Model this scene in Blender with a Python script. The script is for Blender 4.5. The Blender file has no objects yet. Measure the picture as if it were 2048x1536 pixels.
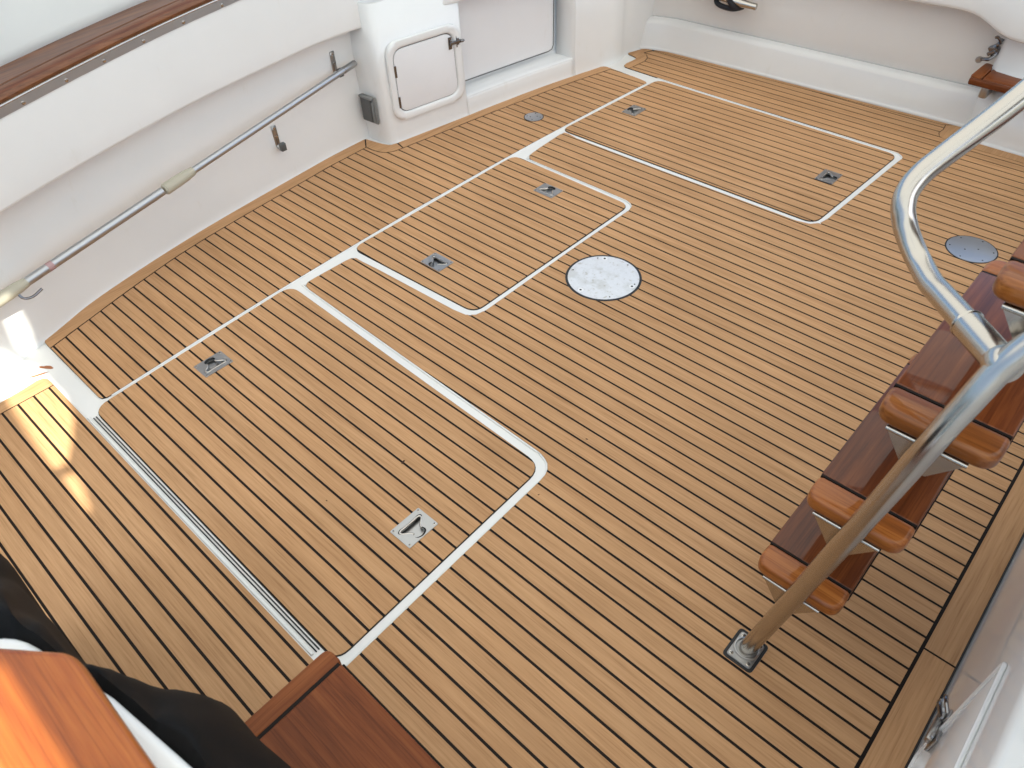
import bpy, bmesh, math, random
from mathutils import Vector, Matrix, noise
from mathutils.geometry import tessellate_polygon

random.seed(7)
SC = bpy.context.scene
COL = SC.collection

# ------------------------------------------------------------------ camera, world, sun, exposure
cam = bpy.data.cameras.new('camera')
cam.sensor_width = 36.0
cam.lens = 26.07
cam.clip_start = 0.02
cam.clip_end = 2000
camo = bpy.data.objects.new('camera', cam)
COL.objects.link(camo)
CAMR = ((0.738, 0.674, -0.035), (0.457, -0.537, -0.709), (-0.496, 0.507, -0.705))
rgt = Vector(CAMR[0]).normalized()
fwd = Vector(CAMR[2]).normalized()
rgt = (rgt - fwd * rgt.dot(fwd)).normalized()
up = rgt.cross(fwd).normalized()
CC = Vector((2.1806, -0.3022, 1.6613))
camo.matrix_world = Matrix(((rgt.x, up.x, -fwd.x, CC.x), (rgt.y, up.y, -fwd.y, CC.y), (rgt.z, up.z, -fwd.z, CC.z), (0, 0, 0, 1)))
cam.dof.use_dof = True
cam.dof.focus_distance = 2.1
cam.dof.aperture_fstop = 7.5
SC.camera = camo

SUN_EL, SUN_AZ = math.radians(52), math.radians(95)      # azimuth clockwise from +Y
world = bpy.data.worlds.new('World')
SC.world = world
world.use_nodes = True
nt = world.node_tree
bg = nt.nodes['Background']
sky = nt.nodes.new('ShaderNodeTexSky')
sky.sky_type = 'NISHITA'
sky.sun_disc = False
sky.sun_elevation = SUN_EL
sky.sun_rotation = SUN_AZ
sky.dust_density = 4.0
sky.air_density = 0.7
nt.links.new(sky.outputs[0], bg.inputs[0])
bg.inputs[1].default_value = 0.12
sun = bpy.data.lights.new('sun', 'SUN')
sun.energy = 4.0
sun.angle = math.radians(0.53)
sun.color = (1.0, 0.92, 0.81)
suno = bpy.data.objects.new('sun', sun)
COL.objects.link(suno)
SD = Vector((math.sin(SUN_AZ) * math.cos(SUN_EL), math.cos(SUN_AZ) * math.cos(SUN_EL), math.sin(SUN_EL)))
suno.rotation_euler = SD.to_track_quat('Z', 'Y').to_euler()
vs = SC.view_settings
vs.view_transform = 'Standard'
vs.look = 'None'
vs.gamma = 1.0
vs.use_curve_mapping = False
vs.exposure = 1.5
SC.cycles.max_bounces = 6
SC.cycles.diffuse_bounces = 4
SC.cycles.glossy_bounces = 3
SC.cycles.transmission_bounces = 4
vs.use_white_balance = True
vs.white_balance_temperature = 6250
vs.white_balance_tint = 2

# ------------------------------------------------------------------ materials
def mat(name, color=(.8, .8, .8), rough=.5, metal=0.0, coat=0.0, coat_rough=.05, spec=.5):
    m = bpy.data.materials.new(name)
    m.use_nodes = True
    b = m.node_tree.nodes['Principled BSDF']
    b.inputs['Base Color'].default_value = (*color, 1)
    b.inputs['Roughness'].default_value = rough
    b.inputs['Metallic'].default_value = metal
    b.inputs['Coat Weight'].default_value = coat
    b.inputs['Coat Roughness'].default_value = coat_rough
    b.inputs['Specular IOR Level'].default_value = spec
    return m, m.node_tree, b

def N(t, kind, **kw):
    n = t.nodes.new(kind)
    for k, v in kw.items():
        setattr(n, k, v)
    return n

def ramp(t, pts):
    r = t.nodes.new('ShaderNodeValToRGB')
    els = r.color_ramp.elements
    els[0].position, els[0].color = pts[0][0], (*pts[0][1], 1)
    els[1].position, els[1].color = pts[-1][0], (*pts[-1][1], 1)
    for p, c in pts[1:-1]:
        e = els.new(p)
        e.color = (*c, 1)
    return r

def coords(t, scale, rand=True, loc=(0, 0, 0)):
    tc = N(t, 'ShaderNodeTexCoord')
    mp = N(t, 'ShaderNodeMapping')
    mp.inputs['Scale'].default_value = scale
    mp.inputs['Location'].default_value = loc
    if rand:
        oi = N(t, 'ShaderNodeObjectInfo')
        ml = N(t, 'ShaderNodeMath', operation='MULTIPLY')
        ml.inputs[1].default_value = 37.0
        t.links.new(oi.outputs['Random'], ml.inputs[0])
        ad = N(t, 'ShaderNodeVectorMath', operation='ADD')
        t.links.new(tc.outputs['Object'], ad.inputs[0])
        t.links.new(ml.outputs[0], ad.inputs[1])
        t.links.new(ad.outputs[0], mp.inputs['Vector'])
    else:
        t.links.new(tc.outputs['Object'], mp.inputs['Vector'])
    return mp

def noise_n(t, mp, scale, detail=4, rough=.6, dist=0.0):
    n = N(t, 'ShaderNodeTexNoise')
    n.inputs['Scale'].default_value = scale
    n.inputs['Detail'].default_value = detail
    n.inputs['Roughness'].default_value = rough
    n.inputs['Distortion'].default_value = dist
    t.links.new(mp.outputs[0], n.inputs['Vector'])
    return n

def mixc(t, fac, a, b, mode='MIX'):
    m = N(t, 'ShaderNodeMix', data_type='RGBA', blend_type=mode)
    for s, v in ((0, fac), (6, a), (7, b)):
        if hasattr(v, 'is_linked') or hasattr(v, 'links'):
            t.links.new(v, m.inputs[s])
        elif s == 0:
            m.inputs[0].default_value = v
        else:
            m.inputs[s].default_value = (*v, 1)
    return m.outputs[2]

def bump(t, b, height, strength, dist=.001):
    bp = N(t, 'ShaderNodeBump')
    bp.inputs['Strength'].default_value = strength
    bp.inputs['Distance'].default_value = dist
    t.links.new(height, bp.inputs['Height'])
    t.links.new(bp.outputs[0], b.inputs['Normal'])

def make_teak(name, axis):
    """synthetic teak decking: brushed tan boards, every board its own tone"""
    m, t, b = mat(name, rough=.68, spec=.18)
    sc = (2.2, 70, 70) if axis == 'X' else (70, 2.2, 70)
    g = noise_n(t, coords(t, sc), 3.0, 3, .65)
    sc2 = (1.2, 22, 22) if axis == 'X' else (22, 1.2, 22)
    g2 = noise_n(t, coords(t, sc2), 2.0, 2, .55)
    blot = noise_n(t, coords(t, (1, 1, 1), rand=False), 2.3, 1, .5)
    c1 = ramp(t, [(.26, (.378, .206, .095)), (.47, (.495, .283, .139)), (.74, (.565, .335, .173))])
    t.links.new(g.outputs['Fac'], c1.inputs[0])
    c2 = ramp(t, [(.3, (.86, .83, .80)), (.55, (1, 1, 1)), (.75, (1.03, 1.02, 1.0))])
    t.links.new(g2.outputs['Fac'], c2.inputs[0])
    col = mixc(t, .8, c1.outputs[0], c2.outputs[0], 'MULTIPLY')
    oi = N(t, 'ShaderNodeObjectInfo')
    c3 = ramp(t, [(0, (.95, .945, .94)), (.5, (1, 1, 1)), (1, (1.03, 1.015, 1.0))])
    t.links.new(oi.outputs['Random'], c3.inputs[0])
    col = mixc(t, 1.0, col, c3.outputs[0], 'MULTIPLY')
    c4 = ramp(t, [(.35, (.93, .92, .9)), (.65, (1.03, 1.03, 1.03))])
    t.links.new(blot.outputs['Fac'], c4.inputs[0])
    col = mixc(t, .8, col, c4.outputs[0], 'MULTIPLY')
    t.links.new(col, b.inputs['Base Color'])
    bump(t, b, g.outputs['Fac'], .35, .0006)
    return m

def make_varnish(name, axis, dark, midc, light, coat=.55):
    m, t, b = mat(name, rough=.4, coat=coat, coat_rough=.025, spec=.12)
    s = {'X': (1.6, 26, 26), 'Y': (26, 1.6, 26)}[axis]
    g = noise_n(t, coords(t, s), 2.2, 6, .62, .4)
    s2 = {'X': (3, 160, 160), 'Y': (160, 3, 160)}[axis]
    pore = noise_n(t, coords(t, s2), 2.0, 2, .5)
    c = ramp(t, [(.25, dark), (.5, midc), (.75, light)])
    t.links.new(g.outputs['Fac'], c.inputs[0])
    p = ramp(t, [(.35, (.62, .55, .5)), (.48, (1, 1, 1))])
    t.links.new(pore.outputs['Fac'], p.inputs[0])
    col = mixc(t, .55, c.outputs[0], p.outputs[0], 'MULTIPLY')
    oi = N(t, 'ShaderNodeObjectInfo')
    v = ramp(t, [(0, (.8, .78, .76)), (1, (1.25, 1.2, 1.15))])
    t.links.new(oi.outputs['Random'], v.inputs[0])
    col = mixc(t, 1.0, col, v.outputs[0], 'MULTIPLY')
    t.links.new(col, b.inputs['Base Color'])
    wv = noise_n(t, coords(t, (1, 1, 1)), 9, 2, .5)
    bp = N(t, 'ShaderNodeBump')
    bp.inputs['Strength'].default_value = .05
    bp.inputs['Distance'].default_value = .01
    t.links.new(wv.outputs['Fac'], bp.inputs['Height'])
    t.links.new(bp.outputs[0], b.inputs['Coat Normal'])
    return m

def make_gel(name, color, rough=.22, wav=.04):
    """moulded white gelcoat: faint uneven tone, soft gloss, slightly wavy"""
    m, t, b = mat(name, color, rough, coat=.25, coat_rough=.12)
    n = noise_n(t, coords(t, (1, 1, 1), rand=False), 2.0, 4, .6)
    c = ramp(t, [(.3, tuple(x * .955 for x in color)), (.7, color)])
    t.links.new(n.outputs['Fac'], c.inputs[0])
    d = noise_n(t, coords(t, (1, 1, .35), rand=False), 14, 5, .7)
    dr = ramp(t, [(.62, (1, 1, 1)), (.78, (.93, .91, .87))])
    t.links.new(d.outputs['Fac'], dr.inputs[0])
    col = mixc(t, .7, c.outputs[0], dr.outputs[0], 'MULTIPLY')
    t.links.new(col, b.inputs['Base Color'])
    if wav:
        n2 = noise_n(t, coords(t, (1, 1, 1), rand=False), 5, 2, .5)
        bump(t, b, n2.outputs['Fac'], wav, .02)
    return m

def make_steel(name, color=(.62, .6, .57), rough=.14, brushed=0.0):
    m, t, b = mat(name, color, rough, metal=1.0)
    n = noise_n(t, coords(t, (1, 1, 1)), 7, 2, .5)
    r = N(t, 'ShaderNodeMapRange')
    r.inputs['To Min'].default_value = rough * .9
    r.inputs['To Max'].default_value = rough * 1.12
    t.links.new(n.outputs['Fac'], r.inputs['Value'])
    t.links.new(r.outputs[0], b.inputs['Roughness'])
    if brushed:
        n2 = noise_n(t, coords(t, (8, 300, 300)), 2, 3, .6)
        bump(t, b, n2.outputs['Fac'], brushed, .0005)
    return m

TEAKX = make_teak('synthetic_teak', 'X')
TEAKY = make_teak('synthetic_teak_margin', 'Y')
CAULK = mat('black_caulk', (.012, .008, .006), .6, spec=.15)[0]
GEL = make_gel('white_gelcoat', (.80, .80, .785))
GELG = make_gel('glossy_white_gelcoat', (.77, .755, .73), .10)
GELW = make_gel('right_wall_gelcoat', (.82, .81, .79), .045, 0)
GELW.node_tree.nodes['Principled BSDF'].inputs['Coat Weight'].default_value = 0
GELW.node_tree.nodes['Principled BSDF'].inputs['Specular IOR Level'].default_value = .45
SOLE = make_gel('white_sole', (.78, .77, .745), .3)
PANEL = make_gel('smooth_white_panel', (.80, .80, .805), .3, .01)
STEEL = make_steel('polished_stainless', (.50, .468, .425), .24)
STEELD = make_steel('dull_stainless', (.40, .395, .39), .30, .1)
ALU = make_steel('brushed_plate', (.46, .47, .49), .38, .15)
DARKMET = make_steel('dark_chrome', (.22, .22, .23), .22)
VARN = make_varnish('varnished_tread', 'Y', (.065, .015, .004), (.135, .036, .009), (.22, .066, .017))
VARNE = make_varnish('varnished_tread_end', 'X', (.12, .034, .008), (.27, .088, .018), (.40, .155, .036))
VARNS = make_varnish('varnished_step', 'X', (.095, .027, .008), (.165, .047, .013), (.225, .075, .022), .12)
VARNSY = make_varnish('varnished_step_end', 'Y', (.12, .034, .010), (.19, .058, .016), (.25, .088, .026), .12)
VARNO = make_varnish('varnished_orange', 'X', (.20, .045, .012), (.38, .10, .019), (.50, .16, .03))
VARNC = make_varnish('varnished_cap', 'Y', (.070, .026, .011), (.125, .046, .018), (.19, .075, .028))
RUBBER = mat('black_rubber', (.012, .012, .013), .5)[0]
GREYP = mat('grey_plastic', (.20, .205, .20), .45)[0]
GREYD = mat('dark_grey_plastic', (.09, .092, .09), .45)[0]
HOLE = mat('screw_hole', (.01, .01, .01), .8)[0]
BEIGE = mat('aged_beige_grip', (.44, .41, .32), .55)[0]
REDTAPE = mat('faded_red_tape', (.42, .27, .27), .6)[0]

def make_worn():
    m, t, b = mat('worn_white_plate', (.7, .7, .72), .42)
    n = noise_n(t, coords(t, (1, 1, 1), rand=False), 55, 6, .75)
    c = ramp(t, [(.0, (.30, .27, .22)), (.36, (.48, .46, .42)), (.42, (.66, .67, .70)), (.7, (.72, .73, .765))])
    t.links.new(n.outputs['Fac'], c.inputs[0])
    n2 = noise_n(t, coords(t, (1, 1, 1), rand=False), 16, 3, .6)
    c2 = ramp(t, [(.32, (.80, .79, .75)), (.5, (1, 1, 1))])
    t.links.new(n2.outputs['Fac'], c2.inputs[0])
    t.links.new(mixc(t, .8, c.outputs[0], c2.outputs[0], 'MULTIPLY'), b.inputs['Base Color'])
    return m
WORN = make_worn()

def make_cloth(name, col, rough=.9, sheen=.2):
    m, t, b = mat(name, col, rough, spec=.05)
    b.inputs['Sheen Weight'].default_value = sheen
    n = noise_n(t, coords(t, (1, 1, 1)), 420, 2, .5)
    bump(t, b, n.outputs['Fac'], .25, .001)
    return m
BLACKC = make_cloth('black_cloth', (.006, .0058, .006), .7, 0.0)
BLACKC.node_tree.nodes['Principled BSDF'].inputs['Specular IOR Level'].default_value = .12
CANVAS = make_cloth('white_canvas', (.80, .79, .76), .85)
def translucent(m, fac, col):
    t = m.node_tree
    b = t.nodes['Principled BSDF']
    out = [n for n in t.nodes if n.type == 'OUTPUT_MATERIAL'][0]
    tr_ = N(t, 'ShaderNodeBsdfTranslucent')
    tr_.inputs[0].default_value = (*col, 1)
    mx = N(t, 'ShaderNodeMixShader')
    mx.inputs[0].default_value = fac
    t.links.new(b.outputs[0], mx.inputs[1])
    t.links.new(tr_.outputs[0], mx.inputs[2])
    t.links.new(mx.outputs[0], out.inputs[0])
translucent(CANVAS, .38, (.86, .86, .85))
STAIN = mat('rust_stain', (.36, .13, .05), .7)[0]
CRUMB = mat('dark_crumb', (.05, .022, .012), .9)[0]
ROPE = mat('black_rope', (.012, .012, .016), .8)[0]

def make_water():
    m, t, b = mat('sea_water', (.02, .05, .055), .08)
    n = noise_n(t, coords(t, (1, 1, 1), rand=False), 1.6, 5, .6)
    bump(t, b, n.outputs['Fac'], .6, .2)
    return m
WATER = make_water()

# ------------------------------------------------------------------ mesh helpers
def link(name, me, m, parent=None, label=None, cat=None, group=None, kind=None):
    o = bpy.data.objects.new(name, me)
    COL.objects.link(o)
    if m is not None and not me.materials:
        me.materials.append(m)
    if parent is not None:
        o.parent = parent
        if parent.type == 'EMPTY':
            o.location = -parent.location
    if label: o['label'] = label
    if cat: o['category'] = cat
    if group: o['group'] = group
    if kind: o['kind'] = kind
    return o

def empty(name, loc, label, cat, group=None):
    o = bpy.data.objects.new(name, None)
    COL.objects.link(o)
    o.location = loc
    o.empty_display_size = .05
    o['label'] = label
    o['category'] = cat
    if group: o['group'] = group
    return o

def bm_mesh(name, bm, angle=35, smooth=True):
    bmesh.ops.recalc_face_normals(bm, faces=bm.faces)
    me = bpy.data.meshes.new(name)
    bm.to_mesh(me)
    bm.free()
    if smooth:
        me.shade_smooth()
        me.set_sharp_from_angle(angle=math.radians(angle))
    return me

def merge(*bms):
    out = bmesh.new()
    for b in bms:
        me = bpy.data.meshes.new('tmp')
        b.to_mesh(me)
        b.free()
        out.from_mesh(me)
        bpy.data.meshes.remove(me)
    return out

def flat(outline, holes=(), z=0.0):
    """triangulated flat sheet"""
    bm = bmesh.new()
    loops = [[Vector((p[0], p[1], 0)) for p in outline]] + [[Vector((p[0], p[1], 0)) for p in h] for h in holes]
    vs_ = [bm.verts.new((p.x, p.y, z)) for l in loops for p in l]
    for tri in tessellate_polygon(loops):
        try:
            bm.faces.new([vs_[i] for i in tri])
        except ValueError:
            pass
    bmesh.ops.recalc_face_normals(bm, faces=bm.faces)
    if bm.faces and sum(f.normal.z for f in bm.faces) < 0:
        bmesh.ops.reverse_faces(bm, faces=bm.faces)
    return bm

def extrude_down(bm, h):
    """sheet -> slab: the sheet stays as the top"""
    bmesh.ops.dissolve_limit(bm, angle_limit=.01, verts=bm.verts, edges=bm.edges)
    top = list(bm.faces)
    ret = bmesh.ops.extrude_face_region(bm, geom=top, use_keep_orig=True)
    for v in [g for g in ret['geom'] if isinstance(g, bmesh.types.BMVert)]:
        v.co.z -= h
    bmesh.ops.recalc_face_normals(bm, faces=bm.faces)
    return bm

def slab(outline, z1, h, holes=()):
    return extrude_down(flat(outline, holes, z1), h)

def bevel(bm, w, seg=2, ang=30):
    es = [e for e in bm.edges if len(e.link_faces) == 2 and e.calc_face_angle(0) > math.radians(ang)]
    bmesh.ops.bevel(bm, geom=es, offset=w, offset_type='OFFSET', segments=seg, profile=.5, affect='EDGES', clamp_overlap=True)
    return bm

def box(x0, x1, y0, y1, z0, z1, bev=0, seg=2):
    bm = bmesh.new()
    bmesh.ops.create_cube(bm, size=1)
    for v in bm.verts:
        v.co = Vector(((x0 + x1) / 2 + v.co.x * (x1 - x0), (y0 + y1) / 2 + v.co.y * (y1 - y0), (z0 + z1) / 2 + v.co.z * (z1 - z0)))
    if bev:
        bevel(bm, bev, seg)
    return bm

def xf(bm, M):
    bmesh.ops.transform(bm, matrix=M, verts=bm.verts)
    return bm

def frame(o, ex, ey, ez):
    return Matrix(((ex[0], ey[0], ez[0], o[0]), (ex[1], ey[1], ez[1], o[1]), (ex[2], ey[2], ez[2], o[2]), (0, 0, 0, 1)))

def spline(pts, n=8):
    P = [Vector(p) for p in pts]
    out = []
    for i in range(len(P) - 1):
        a = P[i - 1] if i > 0 else P[i] * 2 - P[i + 1]
        b, c = P[i], P[i + 1]
        d = P[i + 2] if i + 2 < len(P) else P[i + 1] * 2 - P[i]
        for k in range(n):
            s = k / n
            out.append(.5 * ((2 * b) + (c - a) * s + (2 * a - 5 * b + 4 * c - d) * s * s + (3 * b - a - 3 * c + d) * s ** 3))
    out.append(P[-1])
    return out

def tube(pts, r, seg=20, cap=True):
    pts = [Vector(p) for p in pts]
    rr = r if isinstance(r, (list, tuple)) else [r] * len(pts)
    bm = bmesh.new()
    rings = []
    t0 = (pts[1] - pts[0]).normalized()
    u = t0.orthogonal().normalized()
    for i, p in enumerate(pts):
        t = (pts[min(i + 1, len(pts) - 1)] - pts[max(i - 1, 0)]).normalized()
        u = (u - t * u.dot(t)).normalized()
        w = t.cross(u)
        rings.append([bm.verts.new(p + (u * math.cos(a) + w * math.sin(a)) * rr[i]) for a in [2 * math.pi * k / seg for k in range(seg)]])
    for a, b in zip(rings, rings[1:]):
        for k in range(seg):
            bm.faces.new((a[k], a[(k + 1) % seg], b[(k + 1) % seg], b[k]))
    if cap:
        bm.faces.new(rings[0][::-1])
        bm.faces.new(rings[-1])
    return bm

def loft(rows, closed=False):
    bm = bmesh.new()
    V = [[bm.verts.new(p) for p in r] for r in rows]
    for a, b in zip(V, V[1:]):
        n = len(a)
        for k in range(n if closed else n - 1):
            bm.faces.new((a[k], a[(k + 1) % n], b[(k + 1) % n], b[k]))
    return bm

def solid(o, th, off=-1):
    md = o.modifiers.new('thickness', 'SOLIDIFY')
    md.thickness = th
    md.offset = off
    return o

def round_poly(pts, n=6):
    """pts: (x, y, radius) -> outline with rounded corners"""
    out = []
    L = len(pts)
    for i in range(L):
        p = Vector(pts[i][:2])
        r = pts[i][2] if len(pts[i]) > 2 else 0
        if r <= 0:
            out.append((p.x, p.y))
            continue
        a = (Vector(pts[i - 1][:2]) - p)
        b = (Vector(pts[(i + 1) % L][:2]) - p)
        la, lb = a.length, b.length
        a.normalize(); b.normalize()
        ang = a.angle(b)
        d = min(r / math.tan(ang / 2), la * .49, lb * .49)
        A, B = p + a * d, p + b * d
        for k in range(n + 1):
            s = k / n
            q = A * (1 - s) ** 2 + p * 2 * s * (1 - s) * .98 + B * s * s + p * .04 * s * (1 - s)
            out.append((q.x, q.y))
    return out

def circle(cx, cy, r, n=40, ry=None):
    ry = ry or r
    return [(cx + r * math.cos(2 * math.pi * k / n), cy + ry * math.sin(2 * math.pi * k / n)) for k in range(n)]

def disc_bm(r, z0, z1, n=40, bev=.0008):
    bm = slab(circle(0, 0, r, n), z1, z1 - z0)
    return bevel(bm, bev, 2, 50) if bev else bm

def offset_line(pts, d):
    out = []
    for i, p in enumerate(pts):
        a = Vector(pts[max(i - 1, 0)][:2]); b = Vector(pts[min(i + 1, len(pts) - 1)][:2])
        t = (b - a).normalized()
        out.append((p[0] + t.y * d, p[1] - t.x * d))
    return out

def interp(y, ys, xs):
    if y <= ys[0]:
        return xs[0] + (xs[1] - xs[0]) * (y - ys[0]) / (ys[1] - ys[0])
    for i in range(len(ys) - 1):
        if y <= ys[i + 1]:
            return xs[i] + (xs[i + 1] - xs[i]) * (y - ys[i]) / (ys[i + 1] - ys[i])
    return xs[-1] + (xs[-1] - xs[-2]) * (y - ys[-1]) / (ys[-1] - ys[-2])

# ------------------------------------------------------------------ water and floor of the cockpit
PITCH, SEAM = 0.05, 0.0070
link('water', bm_mesh('water', slab([(-600, -600), (600, -600), (600, 600), (-600, 600)], -1.3, .2), smooth=False), WATER, kind='structure')
HANDLES = [[(1.18, .32, 0), (.190, .316, math.pi)], [(.347, 1.195, -math.pi / 2), (.337, 1.862, math.pi / 2)], [(1.198, 2.705, 0), (.173, 2.714, math.pi)]]
ZG = -.0050
pockets = []
for hx, hy, hr in sum(HANDLES, []):
    c, s_ = abs(math.cos(hr)), abs(math.sin(hr))
    wx, wy = .037 * c + .049 * s_, .049 * c + .037 * s_
    pockets.append([(hx - wx, hy - wy), (hx + wx, hy - wy), (hx + wx, hy + wy), (hx - wx, hy + wy)])
sole = link('cockpit_floor', bm_mesh('cockpit_floor', slab([(-1.3, -2.2), (2.9, -2.2), (2.9, 4.0), (-1.3, 4.0)], ZG, .25, pockets), smooth=False), SOLE, kind='structure')

# hull-side curves measured on the deck
OUT1 = [(-.376, -.011), (-.472, .25), (-.567, .717), (-.637, 1.311), (-.655, 1.514), (-.662, 1.672)]
OUT2 = [(-.662, 1.672), (-.60, 1.682), (-.545, 1.694), (-.515, 1.712), (-.505, 1.745)]
OUT3 = [(-.505, 1.745), (-.454, 2.095), (-.424, 2.319), (-.378, 2.615), (-.335, 2.833), (-.284, 3.054)]
IN1 = [(-.322, -.011), (-.44, .40), (-.505, .717), (-.571, 1.311), (-.585, 1.50), (-.590, 1.622)]
IN2 = [(-.590, 1.622), (-.545, 1.622), (-.490, 1.637), (-.458, 1.672), (-.446, 1.728)]
IN3 = [(-.446, 1.728), (-.396, 2.095), (-.365, 2.319), (-.318, 2.615), (-.275, 2.833), (-.224, 3.06)]
L1Y = [-.02, .005, .396, .697, 1.099, 1.405, 1.907, 2.16, 2.604, 2.985, 3.1]
L1X = [.063, .061, .033, .017, .003, -.003, -.004, -.001, .012, .030, .037]
def L1(y): return interp(y, L1Y, L1X)
def sp2(pts, n=6): return [(p.x, p.y) for p in spline([(a, b, 0) for a, b in pts], n)]

def plank_strips(outline, holes, parent, z=0.0, th=.0045, name='plank', m=None, y_lo=None, y_hi=None):
    """cut a sheet into boards along the plank seams; each board is an object"""
    base = flat(outline, holes, z)
    me0 = bpy.data.meshes.new('tmp')
    base.to_mesh(me0)
    base.free()
    ys = [p[1] for p in outline]
    i0, i1 = math.floor(min(ys) / PITCH), math.ceil(max(ys) / PITCH)
    made = []
    for i in range(i0, i1):
        bm = bmesh.new()
        bm.from_mesh(me0)
        lo, hi = i * PITCH + SEAM / 2, (i + 1) * PITCH - SEAM / 2
        g = bm.verts[:] + bm.edges[:] + bm.faces[:]
        bmesh.ops.bisect_plane(bm, geom=g, dist=1e-6, plane_co=(0, lo, 0), plane_no=(0, 1, 0), clear_inner=True)
        g = bm.verts[:] + bm.edges[:] + bm.faces[:]
        bmesh.ops.bisect_plane(bm, geom=g, dist=1e-6, plane_co=(0, hi, 0), plane_no=(0, 1, 0), clear_outer=True)
        seen = set()
        isl = []
        for f in bm.faces:
            if f in seen:
                continue
            st, cur = [f], []
            seen.add(f)
            while st:
                q = st.pop()
                cur.append(q)
                for e in q.edges:
                    for r_ in e.link_faces:
                        if r_ not in seen:
                            seen.add(r_)
                            st.append(r_)
            isl.append(cur)
        for cur in isl:
            if sum(f.calc_area() for f in cur) < 6e-5:
                continue
            b2 = bmesh.new()
            mp = {}
            for f in cur:
                vl = []
                for v in f.verts:
                    if v not in mp:
                        mp[v] = b2.verts.new(v.co)
                    vl.append(mp[v])
                b2.faces.new(vl)
            extrude_down(b2, th)
            xs = [v.co.x for v in b2.verts]
            made.append(link(name, bm_mesh(name, b2, smooth=False), m or TEAKX, parent))
        bm.free()
    bpy.data.meshes.remove(me0)
    return made

def caulk_sheet(outline, holes, parent, name='caulking', z=-.0010):
    return link(name, bm_mesh(name, slab(outline, z, .0055, holes), smooth=False), CAULK, parent)

def board(outline, parent, m=TEAKY, name='margin_plank', z=0.0, th=.0045):
    return link(name, bm_mesh(name, slab(outline, z, th), smooth=False), m, parent)

# --- side deck against the left coaming
o1, o2, o3 = sp2(OUT1), sp2(OUT2), sp2(OUT3)
i1, i2, i3 = sp2(IN1), sp2(IN2), sp2(IN3)
l1_down = [(L1(y), y) for y in [3.012 - k * .125 for k in range(24)]] + [(L1(.02), .02)]
side_out = [(-.366, -.0115), (-.381, -.005), (-.386, .012)] + o1[2:] + o2[1:] + o3[1:-1] + [(-.286, 3.045), (-.277, 3.058), (-.26, 3.062), (-.10, 3.050), (.005, 3.036), (.022, 3.031), (.031, 3.022)] + l1_down + [(.060, .006), (.052, -.008), (.036, -.012), (-.36, -.012)]
side = link('side_deck', bm_mesh('side_deck', slab(side_out, -.0010, .0055, [circle(-.174, 2.352, .0485)]), smooth=False), CAULK, kind='structure')
side['label'] = 'narrow strip of teak deck along the left cockpit side'
H = SEAM / 2 - .0004
board([(-.3245, -.0115), (-.366, -.0115), (-.381, -.005), (-.386, .012)] + o1[2:-1] + [(-.6585, 1.6665)] + [(-.5915, 1.6165)] + offset_line(i1, -H)[::-1][1:-1], side)
board([(-.6575, 1.674)] + o2[1:-1] + [(-.506, 1.738)] + [(-.4485, 1.7245)] + offset_line(i2, -H)[::-1][1:-1] + [(-.5915, 1.6235)], side)
board([(-.5045, 1.7465)] + o3[1:-1] + [(-.287, 3.044), (-.278, 3.057), (-.262, 3.062), (-.231, 3.0605)] + offset_line(i3, -H)[::-1][:-1] + [(-.448, 1.7310)], side)
field = offset_line(i1, H) + offset_line(i2, H)[1:-1] + offset_line(i3, H) + [(-.10, 3.050), (.005, 3.036), (.022, 3.031), (.031, 3.022)] + l1_down + [(.060, .006), (.052, -.008), (.036, -.012)]
plank_strips(field, [circle(-.174, 2.352, .0485)], side)

# --- near deck panel
near_out = [(-.182, -.9), (-.182, -.235), (-.186, -.163), (-.194, -.112), (-.188, -.093), (-.172, -.085), (-.15, -.0835), (1.335, -.0835), (1.335, -.9)]
near = link('fore_deck_panel', bm_mesh('fore_deck_panel', slab(near_out, -.0010, .0055), smooth=False), CAULK, kind='structure')
board([(-.182, -.9), (-.182, -.235), (-.186, -.163), (-.194, -.112), (-.188, -.093), (-.172, -.085), (-.15, -.0835), (-.1325, -.0835), (-.1325, -.9)], near)
plank_strips([(-.1275, -.9), (-.1275, -.0835), (1.335, -.0835), (1.335, -.9)], [], near)

# --- main deck
S_out = [(-.228, 3.476), (-.283, 3.291), (-.272, 3.280), (-.235, 3.272), (-.207, 3.262), (-.199, 3.245), (-.200, 3.215), (-.205, 3.17), (-.199, 3.139), (-.185, 3.125), (-.16, 3.121)]
S_in = [(-.192, 3.428), (-.212, 3.349), (-.178, 3.328), (-.152, 3.295), (-.139, 3.25), (-.142, 3.19), (-.150, 3.121)]
TR = lambda x: 3.4585 + .0435 * (x + .21)
BOXF = [(1.492, TR(1.492)), (1.54, 3.45), (1.575, 3.412), (1.64, 3.404), (2.312, 3.392)]
gut = [(.04, 3.1135), (.60, 3.1005), (1.30, 3.0935), (1.342, 3.088), (1.366, 3.072), (1.374, 3.05),
       (1.370, 3.0), (1.342, 2.40), (1.332, 2.352), (1.306, 2.322), (1.25, 2.309), (.60, 2.306), (.13, 2.309), (.075, 2.322),
       (.052, 2.318), (.046, 2.29), (.058, 2.12), (.064, 2.07), (.068, 2.045), (.085, 2.026), (.12, 2.019), (.58, 2.0135), (.65, 2.009), (.685, 1.99), (.695, 1.955),
       (.690, 1.60), (.692, 1.11), (.682, 1.066), (.655, 1.042), (.60, 1.034), (.20, 1.018), (.12, 1.012), (.085, 1.012), (.069, 1.0),
       (.065, .97), (.062, .83), (.063, .797), (.075, .780), (.105, .773), (.60, .757), (1.22, .7395), (1.255, .738), (1.282, .733), (1.305, .722), (1.320, .705), (1.328, .685), (1.331, .66), (1.338, .30), (1.345, -.04), (1.345, -.9)]
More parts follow.
